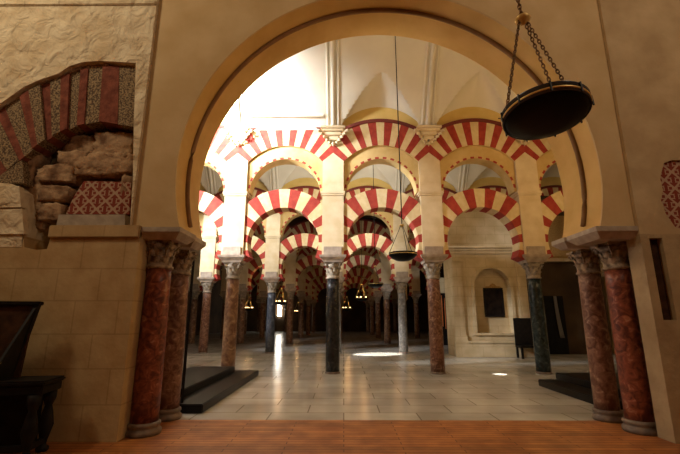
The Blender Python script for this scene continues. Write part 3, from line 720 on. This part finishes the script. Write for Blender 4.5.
# ------------------------------------------------------------------ bench at the left
BY = 4.95; TH = math.radians(10)
sxx, seat_z = P(45, 381, BY)
t = thing('wooden_bench', 'dark old wooden bench with a high panelled back against the left wall', 'bench', (sxx, BY, 0), TH)
bxw, zt = P(43, 304, BY+.5); bw = bxw-sxx+.10
m = MB(); m.bbox(-3, 0, 0, .52, seat_z-.06, seat_z, .02); m.bbox(-3, -.03, .03, .5, seat_z-.16, seat_z-.06, .01); m.build('seat', 'blackwood', t)
m = MB(); vs = []
for (zz, yy) in ((seat_z, .40), (zt, .50)):
    for x in (-3, bw-.05): vs += [(x, yy, zz), (x, yy+.04, zz)]
m.add(vs, [(0,2,6,4), (1,5,7,3), (0,4,5,1), (2,3,7,6), (4,6,7,5), (0,1,3,2)]); br = m.build('backrest', 'brownwood', t)
m = MB(); b0 = bw-.12
m.add([(b0-.06, .37, seat_z), (b0, .37, seat_z), (bw, .47, zt), (bw-.06, .47, zt), (b0-.06, .45, seat_z), (b0, .45, seat_z), (bw, .55, zt), (bw-.06, .55, zt)], [(0,1,2,3), (4,7,6,5), (0,4,5,1), (1,5,6,2), (2,6,7,3), (3,7,4,0)])
m.bbox(-3, bw+.02, .45, .57, zt-.02, zt+.03, .01); m.bbox(-3, b0, .36, .44, seat_z, seat_z+.09, .01)
m.bbox(bw-1.0, bw-.94, .42, .5, seat_z+.05, zt, .01); m.build('back_frame', 'blackwood', br)
m = MB(); m.add([(b0-.03, .0, seat_z), (b0, .0, seat_z), (b0, .38, seat_z), (b0-.03, .38, seat_z), (bw-.05, .47, zt-.05), (bw-.02, .47, zt-.05), (b0-.03, .0, seat_z+.08), (b0, .0, seat_z+.08)], [(0,3,4,6), (1,7,5,2), (0,1,2,3), (6,4,5,7), (0,6,7,1), (3,2,5,4)])
m.build('side_panel', 'blackwood', t)
for (lx, ly) in ((-.12, .08), (-.12, .43), (-2.85, .08), (-2.85, .43)):
    m = MB(); k = (seat_z-.16)/.7; m.lathe([(.05, 0), (.07, .02*k), (.07, .05*k), (.035, .08*k), (.045, .14*k), (.085, .30*k), (.06, .44*k), (.04, .52*k), (.07, .60*k), (.075, .70*k)], 14, c=(lx, ly, 0)); m.build('leg', 'blackwood', t)
m = MB(); m.bbox(-2.85, -.12, .05, .10, .10, .17, .008); m.bbox(-.15, -.09, .08, .43, .10, .17, .008); m.bbox(-2.9, -.2, .40, .46, .05, seat_z-.16, .01); m.build('stretcher', 'blackwood', t)

# ------------------------------------------------------------------ dish lamps
def chain_mb(mb, a, b, link=0.045, wire=0.005, wid=0.011):
    a, b = Vector(a), Vector(b); d = b-a; L = d.length; n = max(2, int(L/(link*.72))); t = d.normalized(); u = t.orthogonal().normalized(); v = t.cross(u)
    for i in range(n):
        c = a+d*(i+.5)/n; s_ = u if i % 2 else v; pts = []
        for k in range(10):
            q = 2*PI*k/10; pts.append(c+t*(link*.5)*math.cos(q)+s_*wid*math.sin(q))
        mb.tube(pts, wire, 5, closed=True)
def dish_lamp(label, loc, R=.35, top=7.0, detail=True, lit=False, tilt=(0, 0), hub_h=.78, group=None):
    t = thing('hanging_dish_lamp', label, 'lamp', loc, 0, group)
    t.rotation_euler = (tilt[0], tilt[1], 0)
    n = 48 if detail else 20
    MB().lathe(([(.01, -.035), (R*.55, -.03), (R*.88, -.012)] if detail else [(.01, -.14), (R*.45, -.12), (R*.8, -.06)])+[(R*.985, .012), (R*.985, .03), (R*.8, .022), (.01, .02)], n).build('bowl', 'dish', t); bowl = t.children[0]
    m = MB(); m.lathe([(R*.99, .008), (R*1.012, .008), (R*1.012, .074), (R*1.03, .078), (R*.99, .082), (R*.985, .03)], n, cap=False); m.build('rim_band', 'steel' if detail else 'iron', bowl)
    m = MB(); m.lathe([(R*1.014, .028), (R*1.032, .031), (R*1.032, .040), (R*1.014, .043)], n, cap=False); m.build('brass_hoop', 'brass', bowl)
    if detail:
        for i in range(9):
            a = 2*PI*(i+.3)/9; m = MB(); c, s_ = math.cos(a), math.sin(a); r = R*1.035
            m.bbox(r*c-.006, r*c+.006, r*s_-.006, r*s_+.006, .0, .085, .002); m.build('bracket', 'iron', bowl)
        a = math.radians(150); c, s_ = R*.98*math.cos(a), R*.98*math.sin(a)
        m = MB(); m.tube([(c, s_, .06), (c, s_, .13)], .005, 6); m.tube([(c-.035, s_, .11), (c+.035, s_, .11)], .005, 6); m.build('cross_finial', 'brownchain', bowl)
    ang = [math.radians(q) for q in ((186, 3, 32) if detail else (180, 60, -60))]
    for a in ang:
        m = MB(); A = (R*.99*math.cos(a), R*.99*math.sin(a), .065); B = (.03*math.cos(a), .03*math.sin(a), hub_h)
        if detail: chain_mb(m, A, B)
        else: m.tube([A, B], .008, 5)
        m.build('chain', 'brownchain' if detail else ('brass' if lit else 'iron'), t)
    m = MB(); m.lathe([(.008, hub_h+.05), (.02, hub_h+.04), (.055, hub_h+.025), (.062, hub_h+.005), (.045, hub_h-.01), (.02, hub_h-.035), (.006, hub_h-.05)], 24); m.build('hub', 'brass', t)
    m = MB()
    if detail: chain_mb(m, (0, 0, hub_h+.05), (0, 0, top-loc[2]), .06, .007, .014)
    else: m.tube([(0, 0, hub_h+.04), (0, 0, top-loc[2])], .014, 5)
    m.build('top_chain', 'brownchain' if detail else 'iron', t)
    if lit:
        for i in range(5):
            a = 2*PI*(i+.5)/5; m = MB(); m.lathe([(.012, 0), (.035, .02), (.04, .07), (.02, .11)], 8, c=(R*.75*math.cos(a), R*.75*math.sin(a), .025)); m.build('lit_glass', 'bulb', bowl)
    return t
LD = 2.75; lx, lz = P(546, 118, LD)
dish_lamp('large black dish lamp with brass hoop on bronze chains, hanging in front of the archway', (lx, LD, lz), top=10.4, R=.30, hub_h=1.0, tilt=(math.radians(-9), math.radians(-0.3)))
lx, lz = P(403, 256, 9.9)
dish_lamp('black dish lamp on a long chain before the rose column of the front arcade', (lx, 9.9, lz), .35, 10.6, False, False)
lx, lz = P(375.5, 285, 16.9)
dish_lamp('small looking black dish lamp hanging between front and second arcade', (lx, 16.9, lz), .33, 10.9, False, False)
far = [(281, 303, 23.6, 'lit lamp hanging right of the slate column'), (249, 309, 29.0, 'lit lamp seen left of the slate column'), (362, 299, 23.6, 'lit lamp hanging left of the pale sunlit column'), (347, 309, 29.4, 'lit lamp seen just right of the black column'), (298, 312, 36, 'tiny lit lamp deep between slate and black columns')]
for px, py, D, lb in far:
    lx, lz = P(px, py, D)
    dish_lamp(lb, (lx, D, lz), .36, 9.9, False, True, hub_h=.85, group='lit lamps deep in the hall')
    point('lamp_glow', (lx, D, lz+.35), 14, (1, .55, .2), .08)
for x_, y_ in ((-5, 26), (4, 31), (0.5, 38), (-2.5, 43), (6, 38)):
    point('hall_glow', (x_, y_, 4.2), 14, (1, .5, .18), .2)
